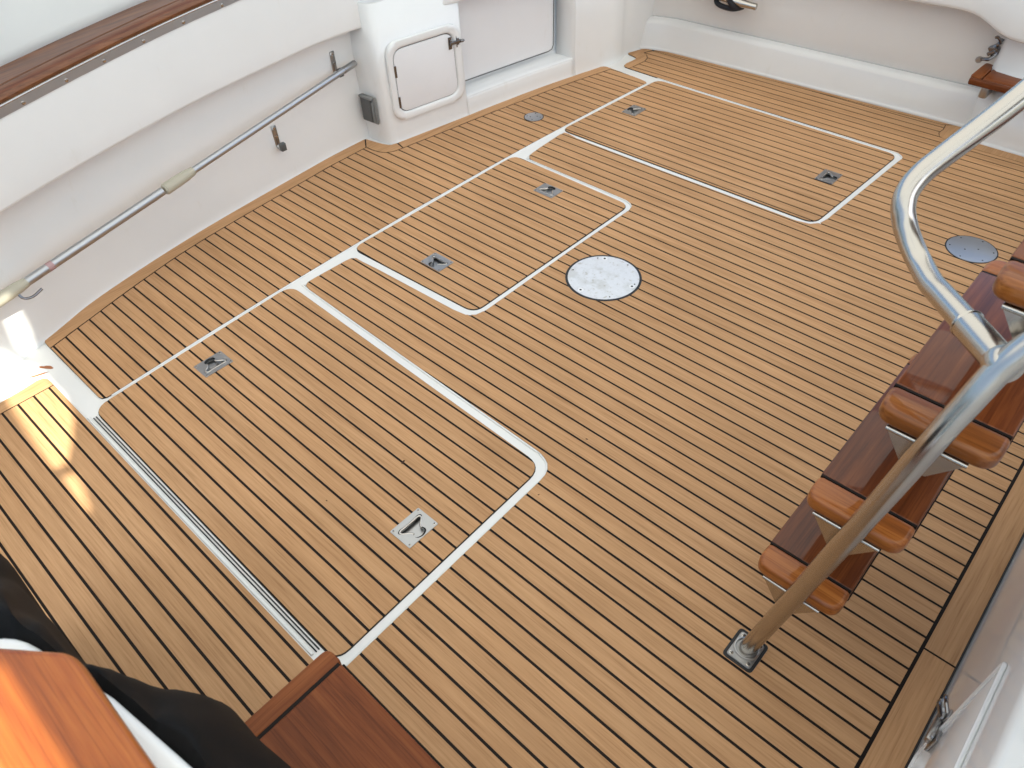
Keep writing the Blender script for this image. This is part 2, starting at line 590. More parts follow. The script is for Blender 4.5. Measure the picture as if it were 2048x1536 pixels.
BP = [(1.983, .555), (2.038, .555), (2.048, .565), (2.048, .632), (2.038, .642), (1.983, .642), (1.973, .632), (1.973, .565)]   # cut-out for pole foot
bp_hole = [(x, y) for x, y in BP]
bp2 = [(x, y + .60) for x, y in BP]
d_main, d_right = (.893, 1.523, .139), (1.842, 2.538, .0895)
holes = [circle(*d_main), circle(*d_right), bp_hole, bp2]
main_out = [(2.385, -.9), (2.385, 3.392)] + BOXF[::-1] + [(-.228, 3.462)] + S_out[1:] + gut
main = link('main_deck', bm_mesh('main_deck', slab(main_out, -.0010, .0055, holes), smooth=False), CAULK, kind='structure')
# margins
MG = .046
tr_in = [(1.36, TR(1.36) - MG - .003), (-.187, TR(-.187) - MG - .003)]
board([(-.222, TR(-.222)), (1.462, TR(1.462)), (1.39, TR(1.39) - MG), (-.188, TR(-.188) - MG)], main, TEAKX)
board([(-.2335, 3.459), (-.283, 3.293), (-.276, 3.289), (-.218, 3.352), (-.200, 3.407)], main)
board(S_out[1:] + [(-.1545, 3.121)] + [(p[0] - .0055, p[1]) for p in S_in[::-1][1:-1]], main)
board([(2.3125, -.9), (2.3125, .869), (2.3805, .869), (2.3805, -.9)], main)
board([(2.3125, .8745), (2.3125, 3.392), (2.3805, 3.392), (2.3805, .8745)], main)
corner_in = [(1.40, TR(1.40) - MG), (1.408, 3.43), (1.404, 3.39), (1.42, 3.352), (1.47, 3.333), (1.55, 3.328), (2.304, 3.324)]
board([(1.466, TR(1.466))] + BOXF[:4] + [(2.304, 3.392), (2.304, 3.327)] + offset_line(corner_in, -.003)[::-1][1:], main)
mf = [(2.3045, -.9), (2.3045, 3.321)] + corner_in[::-1][1:] + [(1.39, TR(1.39) - MG - .0055), (-.184, TR(-.184) - MG - .0055)] + S_in[1:] + gut
plank_strips(mf, holes, main)

# ------------------------------------------------------------------ hatches with lift handles
HX, HY = .079, .103
def stirrup(inset=0.0):
    """outline of the recess in a lift-handle plate, finger hole towards +x"""
    c = [(.22, .30), (.20, .20), (.24, .115), (.32, .10), (.40, .15), (.50, .27), (.60, .33), (.68, .335), (.72, .33), (.80, .315), (.90, .35), (.955, .44),
         (.965, .49), (.955, .56), (.90, .65), (.80, .685), (.72, .67), (.68, .665), (.60, .67), (.50, .73), (.40, .85), (.32, .90), (.24, .885), (.20, .80), (.22, .70), (.225, .50)]
    cx, cy = .5, .5
    pts = [((a - .5) * HX, (b - .5) * HY) for a, b in c]
    sm = sp2(pts + [pts[0]], 2)[:-1]
    if inset:
        sm = [(x * (1 - inset * 1.6), y * (1 - inset)) for x, y in sm]
    return sm

def handle_meshes():
    rect = round_poly([(-HX / 2, -HY / 2, .003), (HX / 2, -HY / 2, .003), (HX / 2, HY / 2, .003), (-HX / 2, HY / 2, .003)], 3)
    st = stirrup()
    bm = slab(rect, .0016, .0050, [st])
    # cup walls and floor
    rows = [[Vector((x, y, .0014)) for x, y in st], [Vector((x * .985, y * .985, -.008)) for x, y in st], [Vector((x * .95, y * .95, -.012)) for x, y in st]]
    cup = loft([r + [r[0]] for r in rows])
    fl = flat([(x * .95, y * .95) for x, y in st], z=-.012)
    plate = bm_mesh('plate', merge(bm, cup, fl), 40)
    neck = [(.685, .36), (.62, .345), (.52, .29), (.42, .19), (.34, .145), (.27, .155), (.245, .22), (.25, .35), (.25, .5), (.25, .65), (.245, .78), (.27, .845), (.34, .855), (.42, .81), (.52, .71), (.62, .655), (.685, .64)]
    pth = spline([((a - .5) * HX, (b - .5) * HY, -.0012) for a, b in neck], 3)
    ring = bm_mesh('ring', tube(pth, .0036, 10), 60)
    sc = merge(disc_bm(.0042, .0, .0024, 14, .0007))
    cr = merge(box(-.0026, .0026, -.0005, .0005, .0022, .00265), box(-.0005, .0005, -.0026, .0026, .0021, .0026))
    for f_ in cr.faces: f_.material_index = 1
    screw = bm_mesh('screw', merge(sc, cr), 40)
    slot = None
    inner = [(x * .84 - .0015, y * .90) for x, y in st]
    gr = loft([[Vector((x * .998, y * .998, .0008)) for x, y in st + [st[0]]], [Vector((x, y, -.004)) for x, y in inner + [inner[0]]]])
    shade_ring = bm_mesh('shade_ring', gr, 60)  # black band standing in for the shadow gap between ring and cup
    return plate, ring, screw, slot, shade_ring
HPL, HRI, HSC, HSL, HGR = handle_meshes()
HGR.materials.append(HOLE)
HSC.materials.append(STEEL)
HSC.materials.append(HOLE)
for me_, mm in ((HPL, STEELD), (HRI, STEEL)):
    me_.materials.append(mm)

def lift_handle(parent, x, y, rot, flip=1):
    h = link('lift_handle', HPL, None, parent)
    h.location = (x, y, 0)
    h.rotation_euler = (0, 0, rot)
    link('ring', HRI, None, h)
    link('shade_ring', HGR, None, h)
    for a in (-1, 1):
        for b_ in (-1, 1):
            s = link('screw', HSC, None, h)
            s.location = (a * (HX / 2 - .007), b_ * (HY / 2 - .007), 0)
            s.rotation_euler = (0, 0, random.random())
    return h

def rect_hole(x, y, rot):
    c, s = math.cos(rot), math.sin(rot)
    return [(x + c * a - s * b_, y + s * a + c * b_) for a, b_ in ((-HX / 2, -HY / 2), (HX / 2, -HY / 2), (HX / 2, HY / 2), (-HX / 2, HY / 2))]

def hatch(pts, handles, label):
    ol = round_poly(pts)
    hs = [rect_hole(*h) for h in handles]
    h = link('deck_hatch', bm_mesh('deck_hatch', slab(ol, -.0010, .0055, hs), smooth=False), CAULK, label=label, cat='hatch', group='teak hatches in the deck')
    plank_strips(ol, hs, h)
    cx = sum(p[0] for p in ol) / len(ol); cy = sum(p[1] for p in ol) / len(ol)
    gs = []
    n = len(ol)
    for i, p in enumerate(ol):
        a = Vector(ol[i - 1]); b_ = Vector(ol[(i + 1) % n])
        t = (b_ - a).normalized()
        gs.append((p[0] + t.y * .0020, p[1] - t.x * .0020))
    link('gasket_or_gap_shade', bm_mesh('gasket_or_gap_shade', slab(gs, -.0030, .002, [ol]), smooth=False), RUBBER, h)  # thin dark strip painted in for the shade in the gap round the lid
    for hd in handles:
        lift_handle(h, *hd)
    return h
h1 = hatch([(.0800, -.048, .055), (1.316, -.050, .04), (1.301, .702, .06), (.031, .742, .05)], HANDLES[0],
           'large teak hatch nearest the viewer, double black stripe along its left edge')
h2 = hatch([(.021, 1.046, .045), (.667, 1.073, .05), (.672, 1.985, .045), (.014, 2.003, .05)], HANDLES[1],
           'smaller square teak hatch between the other two, beside the white round plate')
h3 = hatch([(.022, 2.336, .04), (1.316, 2.338, .055), (1.346, 3.068, .045), (.056, 3.090, .05)], HANDLES[2],
           'long teak hatch farthest from the viewer, in front of the transom')
for yy in (-.0655, -.0575):
    link('seal_strip', bm_mesh('seal_strip', box(.115, 1.262, yy - .0016, yy + .0016, -.0045, -.0008, .0006, 1)), RUBBER, h1)

# raised rounded lips of white gelcoat beside the hatches
def lip(pts, name='gutter_lip', r=.004, n=5):
    return link(name, bm_mesh(name, tube(spline(pts, n), r, 10)), SOLE, sole)
lip([(x, y, -.0036) for x, y in offset_line(gut[:-1], .0032)[::1]], r=.0034, n=2)
lip([(x + .0032, y, -.0036) for x, y in l1_down], r=.0032, n=2)
lip([(.10, -.0765, -.0048), (.7, -.0765, -.0048), (1.26, -.0765, -.0048)])

# ------------------------------------------------------------------ round deck plates
def deck_plate(x, y, r, m, label, ring_w, holes_n, big=(), centre=()):
    o = empty('deck_plate', (x, y, 0), label, 'deck plate', 'round plates let into the deck')
    bm = disc_bm(r - ring_w, -.004, .0022, 64, .0012)
    p = link('plate', bm_mesh('plate', xf(bm, Matrix.Translation((x, y, 0)))), m, o)
    bm = slab(circle(x, y, r + .0015, 64), .0006, .004, [circle(x, y, r - ring_w - .0012, 64)])
    link('sealing_ring', bm_mesh('sealing_ring', bm), RUBBER, o)
    for k in range(holes_n):
        a = 2 * math.pi * (k + .3) / holes_n
        q = r - ring_w - .012
        s = disc_bm(.0030, .0015, .0026, 12, 0)
        link('screw_hole', bm_mesh('screw_hole', xf(s, Matrix.Translation((x + q * math.cos(a), y + q * math.sin(a), 0)))), HOLE, p)
    for a in big:
        q = r - ring_w - .016
        s = disc_bm(.0115, .0015, .0027, 20, .0004)
        b_ = link('boss', bm_mesh('boss', xf(s, Matrix.Translation((x + q * math.cos(a), y + q * math.sin(a), 0)))), PANEL, p)
        s = disc_bm(.0042, .0015, .0031, 14, 0)
        link('screw_hole', bm_mesh('screw_hole', xf(s, Matrix.Translation((x + q * math.cos(a), y + q * math.sin(a), 0)))), HOLE, p)
    for dx, dy in centre:
        s = disc_bm(.0030, .0015, .0027, 12, 0)
        link('spanner_hole', bm_mesh('spanner_hole', xf(s, Matrix.Translation((x + dx, y + dy, 0)))), HOLE, p)
    return o
deck_plate(*d_main, WORN, 'large scuffed white round plate in the middle of the deck', .0075, 6, big=(math.radians(125), math.radians(10), math.radians(262)))
deck_plate(-.174, 2.352, .0485, ALU, 'small grey round plate in the side deck by the white locker', .003, 4, centre=((.012, .012), (-.012, -.012)))
deck_plate(*d_right, ALU, 'blue-grey round metal plate in the deck beside the ladder', .003, 6, centre=((-.018, -.018), (.020, .012)))

# ------------------------------------------------------------------ left cockpit side with overhanging coaming
def wall_x(y):
    return interp(y, [-1.6, -.6, -.011, .25, .717, 1.311, 1.514, 1.70, 1.9], [.16, -.165, -.379, -.475, -.570, -.640, -.658, -.665, -.668])
def wall_pts():
    return [-1.6 + k * .1 for k in range(34)] + [1.72]
coam = empty('cockpit_side', (-.5, .6, 0), 'long curved white cockpit side with overhanging coaming, left of the deck', 'boat side')
rows = []
ys = spline([(wall_x(y), y, 0) for y in (-1.6, -1.1, -.6, -.011, .25, .717, 1.311, 1.514, 1.74)], 8)
for p in ys:
    y = p.y
    zc = .478 + .026 * y
    prof = [(.012, -.012), (.0035, .001), (.0005, .012), (0, .035), (-.004, .12), (-.008, .22), (-.012, .32), (-.010, .40), (-.002, zc - .02), (.010, zc + .012)]
    rows.append([Vector((p.x + a, y, z)) for a, z in prof])
solid(link('liner', bm_mesh('liner', loft(rows), 60), GEL, coam), .02, 1)
# coaming: underside, rounded lower edge, face
CE = spline([(.235, -1.6, 0), (-.10, -.6, 0), (-.353, .06, 0), (-.523, .75, 0), (-.585, 1.28, 0), (-.600, 1.55, 0), (-.565, 1.80, 0), (-.492, 2.0, 0), (-.44, 2.2, 0), (-.35, 2.6, 0), (-.24, 3.05, 0), (-.18, 3.46, 0)], 8)
rows = []
for p in CE:
    zc = .474 + .0255 * p.y
    zt = .700 + .052 * p.y
    prof = [(-.30, zc + .030), (-.06, zc + .012), (-.012, zc + .004), (-.004, zc), (0, zc + .004), (.001, zc + .012), (-.001, zc + .06), (-.006, zt - .04), (-.010, zt), (-.012, zt + .030), (-.06, zt + .034), (-.30, zt + .04)]
    rows.append([Vector((p.x + a, p.y, z)) for a, z in prof])
solid(link('coaming', bm_mesh('coaming', loft(rows), 50), GEL, coam), .004, -1)

# stainless strip with screws, varnished cap rail in two boards
def band(path, f):
    return loft([[Vector(q) for q in f(p)] + [Vector(f(p)[0])] for p in path])
CEa = [p for p in CE if p.y < 2.3]
rail = empty('cap_rail', (-.5, .6, .75), 'varnished brown cap rail edged with a screwed steel strip', 'cap rail')
st = link('metal_strip', bm_mesh('metal_strip', band(CEa, lambda p: [(p.x - .0125, p.y, .702 + .052 * p.y), (p.x - .0070, p.y, .703 + .052 * p.y), (p.x - .0075, p.y, .730 + .052 * p.y), (p.x - .014, p.y, .730 + .052 * p.y)]), 20), ALU, rail)
link('trim_bead', bm_mesh('trim_bead', tube([(p.x - .0085, p.y, .7335 + .052 * p.y) for p in CEa], .0040, 8)), STEEL, st)
for y in (.17, .30, .455, .60, .76, .93, 1.1):
    px = min(CEa, key=lambda q: abs(q.y - y))
    s = disc_bm(.0062, 0, .0022, 16, .0012)
    M = frame((interp(y, [q.y for q in CEa], [q.x for q in CEa]) - .0072, y, .7125 + .052 * y), (0, 1, 0), (0, 0, 1), (1, 0, 0))
    link('screw', bm_mesh('screw', xf(s, M)), STEEL, st)
for a, b_, zz in ((-.012, -.070, .7365), (-.0735, -.300, .7365)):
    o = link('board', bm_mesh('board', band(CEa, lambda p: [(p.x + a, p.y, zz + .052 * p.y), (p.x + a + (.002 if a > -.05 else 0), p.y, zz + .010 + .052 * p.y), (p.x + a - .012, p.y, zz + .021 + .052 * p.y), (p.x + b_, p.y, zz + .022 + .052 * p.y), (p.x + b_, p.y, zz + .052 * p.y)]), 40), VARNC, rail)
link('caulk_strip', bm_mesh('caulk_strip', band(CEa, lambda p: [(p.x - .069, p.y, .745 + .052 * p.y), (p.x - .069, p.y, .7575 + .052 * p.y), (p.x - .0745, p.y, .7575 + .052 * p.y), (p.x - .0745, p.y, .745 + .052 * p.y)]), 40), CAULK, rail)

# white canvas hanging down to the cap rail
cv = [(-.60, -.35), (-.615, .10), (-.632, .30), (-.640, .352), (-.672, .50), (-.698, .635), (-.73, .83), (-.752, 1.04), (-.80, 1.5), (-.80, 2.2)]
zl = [.7355 + .0215 + .052 * y for x, y in cv]
rows = []
for k in range(18):
    s = k / 17
    r_ = []
    for i, (x, y) in enumerate(cv):
        w = .018 * math.sin(i * 2.3 + s * 3.1) * min(1, s * 4) + .015 * noise.noise((y * 4, s * 5, 2)) * min(1, s * 3)
        r_.append((x - .30 * s + w, y, zl[i] * (1 - s) + 1.25 * s))
    rows.append([p for p in spline(r_, 4)])
cvo = link('canvas_curtain', bm_mesh('canvas_curtain', loft(rows), 60), CANVAS, label='white canvas curtain hanging down to the varnished cap rail, top left', cat='curtain')
solid(cvo, .004, 0)
# ------------------------------------------------------------------ locker, recess and rear column on the left
LF = [(-.676, 1.700), (-.62, 1.7025), (-.565, 1.7075), (-.530, 1.718), (-.513, 1.738), (-.508, 1.76)]
LS = [(-.508, 1.76), (-.457, 2.095), (-.428, 2.319), (-.382, 2.615), (-.338, 2.833), (-.290, 3.054), (-.272, 3.13), (-.276, 3.2), (-.292, 3.292), (-.262, 3.42), (-.242, 3.50)]
lf, ls = sp2(LF), sp2(LS, 8)
allp = lf + ls[1:]
lock = empty('locker_wall', (-.45, 2.3, 0), 'white moulded locker wall at the rear left with hatch door and recess', 'locker')
def vwall(path, zs, lean=0.0):
    rows = []
    for (x, y) in path:
        rows.append([Vector((x + o_, y, z)) for o_, z in zs])
    return loft(rows)
base_prof = [(.012, -.012), (.004, .0), (.001, .012), (0, .03), (-.002, .078), (-.006, .088), (-.014, .092)]
Yr0, Yr1 = 2.165, 2.885
fx0 = lambda y: interp(y, [p[1] for p in ls], [p[0] for p in ls])
b_all = vwall([(fx0(Yr0 + .0005), Yr0 + .0005)] + [p for p in allp if Yr0 + .005 <= p[1] <= Yr1 - .03] + [(fx0(Yr1 - .0205), Yr1 - .0205)], base_prof)
face_prof = [(-.014, .092), (-.006, .096), (-.002, .105), (-.004, .3), (-.010, .62)]
face_prof = [(.012, -.012), (.004, .0), (.001, .012), (0, .03), (-.002, .105), (-.005, .3), (-.010, .62)]
fxx = lambda y: interp(y, [p[1] for p in ls], [p[0] for p in ls])
b_face = vwall([p for p in allp if p[1] <= Yr0] + [(fxx(Yr0), Yr0)], face_prof)
b_col = vwall([(fxx(Yr1 - .02) + .0, Yr1 - .02), (fxx(Yr1 - .01), Yr1 - .01)] + [p for p in allp if p[1] >= Yr1], face_prof)
wl = link('moulding', bm_mesh('moulding', merge(b_all, b_face, b_col), 60), GEL, lock)
solid(wl, .003, 1)
# recess: ledge, jambs, back
yy = [Yr0 - .02 + k * (Yr1 - Yr0 + .02) / 16 for k in range(17)]
fx = lambda y: interp(y, [p[1] for p in ls], [p[0] for p in ls])
DEP = .105
rows = [[Vector((fx(y) - .004, y, .088)), Vector((fx(y) - .012, y, .0935)), Vector((fx(y) - .03, y, .0955)), Vector((fx(y) - DEP, y, .102)), Vector((fx(y) - DEP - .006, y, .108)), Vector((fx(y) - DEP - .008, y, .125)), Vector((fx(y) - DEP - .012, y, .62))] for y in yy]
bl = loft(rows)
def jamb(y, d):
    r_ = []
    for z in (.08, .1, .2, .35, .5, .62):
        r_.append([Vector((fx(y) + .001 - .018 * z, y - d * .004, z)), Vector((fx(y) - .002 - .018 * z, y - d * .0, z)), Vector((fx(y) - .010, y + d * .006, z)), Vector((fx(y) - .03, y + d * .012, z)), Vector((fx(y) - DEP, y + d * .03, z))])
    return loft(r_)
rc = link('recess', bm_mesh('recess', merge(bl, jamb(Yr1 - .02, -1)), 50), GEL, lock)
solid(rc, .003, 1)
# loose white board standing in the recess with a dark gap round it
def yb(s): return Yr0 + .02 + s * (Yr1 - .075 - Yr0 - .02)
outl = [(yb(0), .128), (yb(.95), .128), (yb(.985), .134), (yb(1.0), .152), (yb(1.0), .60), (yb(0), .60)]
rows = []
bm = bmesh.new()
vv = [bm.verts.new((fx(y) - DEP + .004, y, z)) for y, z in outl]
bm.faces.new(vv)
ret = bmesh.ops.extrude_face_region(bm, geom=bm.faces[:], use_keep_orig=True)
for v in [g for g in ret['geom'] if isinstance(g, bmesh.types.BMVert)]:
    v.co.x += .006
bevel(bm, .0012, 1, 40)
bb = link('back_board', bm_mesh('back_board', bm), PANEL, lock)
gp = [(fx(y) - DEP + .0115, y - .003 * 0, z) for y, z in [(yb(-.02), .1265), (yb(.95), .1265), (yb(.988), .133), (yb(1.004), .152), (yb(1.006), .60)]]
link('gap_shade', bm_mesh('gap_shade', tube(gp, .0022, 6)), GREYD, bb)  # dark tube painted in for the shaded gap round the board
# overhead part of the coaming above the locker is in cockpit_side; locker door:
t2 = (Vector((-.457, 2.095, 0)) - Vector((-.508, 1.76, 0))).normalized()
n2 = Vector((t2.y, -t2.x, 0))
org = Vector((-.505, 1.775, 0))
def LFR(u, z, d): return org + t2 * u + n2 * d + Vector((0, 0, z))
FM = frame(org, t2, (0, 0, 1), n2)
def panel_uz(pts, d0, d1, bev):
    bm = slab(round_poly(pts, 7), d1, d1 - d0)
    if bev: bevel(bm, bev, 3, 50)
    return xf(bm, FM)
D0 = [(-.028, .098, .07), (.385, .098, .07), (.375, .455, .07), (-.022, .455, .07)]
I0 = [(.008, .132, .055), (.345, .132, .055), (.337, .420, .055), (.008, .420, .055)]
ol, il = round_poly(D0, 8), round_poly(I0, 8)
m_ = len(ol)
rows = [[FM @ Vector((u, z, d)) for u, z in ring] + [FM @ Vector((*ring[0], d))] for ring, d in
        ((ol, -.004), ([(a[0] * .985 + b[0] * .015, a[1] * .985 + b[1] * .015) for a, b in zip(ol, il)], .008), ([(a[0] * .93 + b[0] * .07, a[1] * .93 + b[1] * .07) for a, b in zip(ol, il)], .0125),
         ([(a[0] * .6 + b[0] * .4, a[1] * .6 + b[1] * .4) for a, b in zip(ol, il)], .0135), ([(a[0] * .25 + b[0] * .75, a[1] * .25 + b[1] * .75) for a, b in zip(ol, il)], .012), ([(a[0] * .06 + b[0] * .94, a[1] * .06 + b[1] * .94) for a, b in zip(ol, il)], .009), (il, .000))]
dr = link('door_surround', bm_mesh('door_surround', loft(rows), 60), GEL, lock)
link('door_seal', bm_mesh('door_seal', panel_uz([(.005, .129, .055), (.347, .129, .055), (.339, .423, .055), (.005, .423, .055)], -.004, .0015, 0)), GREYD, dr)
d_in = [(.0115, .1355, .052), (.3415, .1355, .052), (.3335, .4165, .052), (.0115, .4165, .052)]
door = link('locker_door', bm_mesh('locker_door', panel_uz(d_in, -.003, .0075, .0015)), PANEL, lock)
for z0 in (.185, .325):
    h_ = merge(box(-.006, .006, z0 - .026, z0 + .026, .006, .0115, .001, 1))
    link('hinge', bm_mesh('hinge', xf(h_, FM @ Matrix.Translation((.0105, 0, 0)))), DARKMET, door)

def latch_bm(sc=1.0):
    parts = [box(-.030, -.012, -.026, .026, 0, .004, .0012, 1), box(.010, .028, -.026, .026, 0, .004, .0012, 1),
             box(-.026, .034, -.007, .007, .004, .013, .002, 2), box(-.024, -.014, -.014, .014, .004, .010, .0015, 1), box(.012, .024, -.014, .014, .004, .010, .0015, 1)]
    k = tube([(.030, 0, .010), (.040, 0, .014), (.046, 0, .014)], [.006, .007, .005], 12)
    return xf(merge(*parts, k), Matrix.Scale(sc, 4))
lt = link('latch', bm_mesh('latch', xf(latch_bm(1.05), FM @ Matrix.Translation((.338, .372, .0085)))), DARKMET, door)

# grey socket cover on the locker's front return
ob = empty('socket_cover', (-.605, 1.70, .15), 'grey plastic flip-up socket cover on the locker corner by the deck', 'socket')
ex = Vector((1, .05, 0)).normalized(); nrm = Vector((.05, -1, 0)).normalized()
OM = frame((-.606, 1.6985, .158), ex, (0, 0, 1), nrm)
link('back_plate', bm_mesh('back_plate', xf(box(-.046, .044, -.066, .062, 0, .010, .003, 2), OM)), GREYP, ob)
link('lid', bm_mesh('lid', xf(box(-.044, .022, -.058, .056, .010, .022, .004, 2), OM)), GREYD, ob)
link('catch', bm_mesh('catch', xf(box(.024, .034, -.052, .040, .010, .018, .002, 2), OM)), GREYP, ob)
link('hinge', bm_mesh('hinge', xf(merge(box(-.046, .036, .052, .063, .010, .026, .003, 2)), OM)), GREYP, ob)

# ------------------------------------------------------------------ boat hook on the left side, with wall brackets
PA, PB = Vector((-.318, -.059, .243)), Vector((-.621, 1.650, .371))
PD = (PB - PA)
bh = empty('boat_hook', PA, 'long aluminium boat hook pole with beige grips on the left wall', 'boat hook')
def PP(s): return PA + PD * s
link('pole', bm_mesh('pole', tube([PP(-.25), PP(.38)], .0152, 18)), ALU, bh)
link('pole', bm_mesh('pole', tube([PP(.40), PP(1.0)], .0130, 18)), ALU, bh)
link('pole_end', bm_mesh('pole_end', tube([PP(.965), PP(1.005), PP(1.01)], [.0150, .0150, .012], 18)), STEELD, bh)
for a, b_ in ((-.15, .055), (.385, .465)):
    link('grip', bm_mesh('grip', tube([PP(a), PP(a + .004), PP((a * .6 + b_ * .4)), PP(b_ - .02), PP(b_)], [.016, .0215, .021, .0195, .0155], 18)), BEIGE, bh)
link('tape', bm_mesh('tape', tube([PP(.10), PP(.112)], .0154, 18)), REDTAPE, bh)
lk = [PP(.03) + Vector((.012, .0, -.012)), PP(.032) + Vector((.02, .004, -.03)), PP(.045) + Vector((.022, .008, -.040)), PP(.065) + Vector((.020, .01, -.036))]
link('hook_tip', bm_mesh('hook_tip', tube(spline(lk, 4), .0045, 8)), DARKMET, bh)

def bracket(y, ztop, label):
    x = wall_x(y) - .010
    o = empty('wall_bracket', (x, y, ztop), label, 'bracket', 'brackets on the left cockpit side')
    w = .011
    prof = [(.004, 0), (.004, -.075), (.006, -.088), (.020, -.097), (.036, -.096), (.044, -.088), (.046, -.072)]
    pts = spline([(a, 0, b_) for a, b_ in prof], 4)
    rows = [[Vector((x + p.x, y - w, ztop + p.z)), Vector((x + p.x, y + w, ztop + p.z))] for p in pts]
    ar = link('strap', bm_mesh('strap', loft(rows), 50), STEELD, o)
    solid(ar, .004, 0)
    link('rubber_pad', bm_mesh('rubber_pad', xf(box(.030, .050, -.0125, .0125, -.100, -.066, .003, 2), Matrix.Translation((x, y, ztop)))), GREYD, o)
    for dz in (-.010, -.048):
        s = disc_bm(.006, 0, .003, 14, .001)
        link('screw', bm_mesh('screw', xf(s, frame((x + .0065, y, ztop + dz), (0, 1, 0), (0, 0, 1), (1, 0, 0)))), STEEL, o)
bracket(1.585, .437, 'steel wall bracket holding the far end of the boat hook')
bracket(1.200, .252, 'empty steel J-shaped wall bracket below the boat hook')

# ------------------------------------------------------------------ transom with overhanging cap, cleat and gate latch
tr = empty('transom', (.6, 3.55, 0), 'white transom wall across the far end of the deck', 'boat transom')
xs = [-.36 + k * .12 for k in range(19)]
rows = []
for x in xs:
    y = 3.4585 + .0435 * (x + .21)
    f = max(0, (-.10 - x) / .26)
    prof = [(-.012, -.012), (-.002, .0), (.002, .010), (.006, .03), (.026, .120), (.030, .134), (.040, .140), (.058, .1405), (.064, .144), (.067, .155), (.074, .30), (.082, .46), (.088, .58)]
    rows.append([Vector((x, y + a - f * f * .10, z)) for a, z in prof])
solid(link('wall', bm_mesh('wall', loft(rows), 60), GELG, tr), .02, -1)
cap = [(-.40, 3.36, .50), (.2, 3.43, .505), (.70, 3.455, .500), (1.05, 3.462, .488), (1.26, 3.462, .492), (1.345, 3.457, .488), (1.40, 3.440, .478), (1.46, 3.412, .460), (1.52, 3.385, .448), (1.60, 3.360, .448)]
rows = []
for p in spline(cap, 6):
    prof = [(.30, .02), (.05, .006), (.008, .0), (0, .005), (-.002, .016), (.004, .10), (.03, .26), (.30, .28)]
    rows.append([Vector((p.x, p.y + a, p.z + z)) for a, z in prof])
solid(link('cap', bm_mesh('cap', loft(rows), 50), GEL, tr), .004, 1)
# mooring cleat and rope
cl = empty('mooring_cleat', (.17, 3.46, .35), 'polished steel mooring cleat with black rope on the transom', 'cleat')
yC = 3.47
link('horns', bm_mesh('horns', tube(spline([(-.05, yC + .0, .335), (.02, yC - .035, .352), (.10, yC - .055, .352), (.20, yC - .055, .350), (.29, yC - .045, .338), (.362, yC - .03, .331), (.372, yC - .028, .330)], 5),
     [.010] * 3 + [.014] * 6 + [.019] * 13 + [.016] * 5 + [.012, .010, .009, .005])), STEEL, cl)
link('base', bm_mesh('base', xf(merge(box(.08, .26, -.03, .05, -.02, .03, .012, 3)), Matrix.Translation((0, yC, .345)))), STEELD, cl)
rp = empty('rope', (.22, yC, .32), 'black rope wound round the steel cleat on the transom', 'rope')
link('turn', bm_mesh('turn', tube(spline([(.135, yC - .03, .345), (.16, yC - .055, .318), (.21, yC - .065, .310), (.262, yC - .055, .308), (.285, yC - .03, .318), (.27, yC + .02, .34)], 6), .0125, 12)), ROPE, rp)
link('turn', bm_mesh('turn', tube(spline([(.225, yC - .02, .395), (.232, yC - .078, .372), (.250, yC - .080, .338), (.275, yC - .05, .312), (.28, yC, .305)], 6), .0115, 12)), ROPE, rp)

# rear right corner box with varnished step
bx = empty('corner_box', (1.8, 3.5, 0), 'white moulded corner box at the rear right under the varnished step', 'locker')
cp = [(1.46, 3.64), (1.487, TR(1.487) + .004), (1.53, 3.462), (1.555, 3.430), (1.578, 3.416), (1.64, 3.408), (2.42, 3.396)]
cps = sp2(cp, 5)
rows = [[Vector((x + .0, y + a, z)) for a, z in ((-.010, -.012), (-.001, 0), (.003, .012), (.006, .05), (.012, .24))] for x, y in cps]
solid(link('plinth', bm_mesh('plinth', loft(rows), 60), GEL, bx), .015, -1)
rows = [[Vector((x + b_, y + a, z)) for a, b_, z in ((.012, 0, .235), (.03, -.0, .25), (.055, .0, .30), (.060, .005, .42), (.063, .01, .66))] for x, y in [(1.497, 3.75), (1.497, 3.50), (1.503, 3.452), (1.525, 3.43), (1.60, 3.415), (2.42, 3.40)]]
solid(link('upper_panel', bm_mesh('upper_panel', loft(rows), 50), GEL, bx), .015, -1)
ts = empty('corner_step', (1.55, 3.42, .28), 'small varnished brown step on the white corner box, far right', 'step')
zS = .285
link('board', bm_mesh('board', bevel(slab(round_poly([(1.497, 3.356, .0), (2.1, 3.345, 0), (2.1, 3.50, 0), (1.497, 3.52, 0)], 5), zS, .028), .007, 3)), VARNS, ts)
link('end_board', bm_mesh('end_board', bevel(slab(round_poly([(1.447, 3.352, .02), (1.4935, 3.352, 0), (1.4935, 3.522, 0), (1.452, 3.540, .03)], 5), zS, .028), .007, 3)), VARNSY, ts)
link('front_board', bm_mesh('front_board', bevel(slab([(1.452, 3.330), (2.1, 3.320), (2.1, 3.342), (1.452, 3.349)], zS - .001, .028), .007, 3)), VARNS, ts)
link('bracket', bm_mesh('bracket', merge(bevel(slab(round_poly([(1.505, 3.35, .02), (1.54, 3.35, .02), (1.54, 3.43, 0), (1.505, 3.43, 0)]), zS - .029, .05), .004, 2))), STEELD, ts)
gl = empty('gate_latch', (1.45, 3.50, .36), 'dark chrome gate latch with round knob at the far right of the transom', 'latch')
yL = 3.515
link('arm', bm_mesh('arm', tube(spline([(1.428, yL, .300), (1.445, yL - .012, .308), (1.463, yL - .01, .312), (1.478, yL + .005, .330), (1.480, yL + .01, .352), (1.474, yL, .372), (1.482, yL + .01, .395)], 5), .0075, 10)), DARKMET, gl)
link('knob', bm_mesh('knob', tube([(1.424, yL - .012, .297), (1.424, yL - .006, .297), (1.424, yL + .004, .297), (1.424, yL + .008, .297)], [.009, .014, .014, .009], 16)), STEELD, gl)
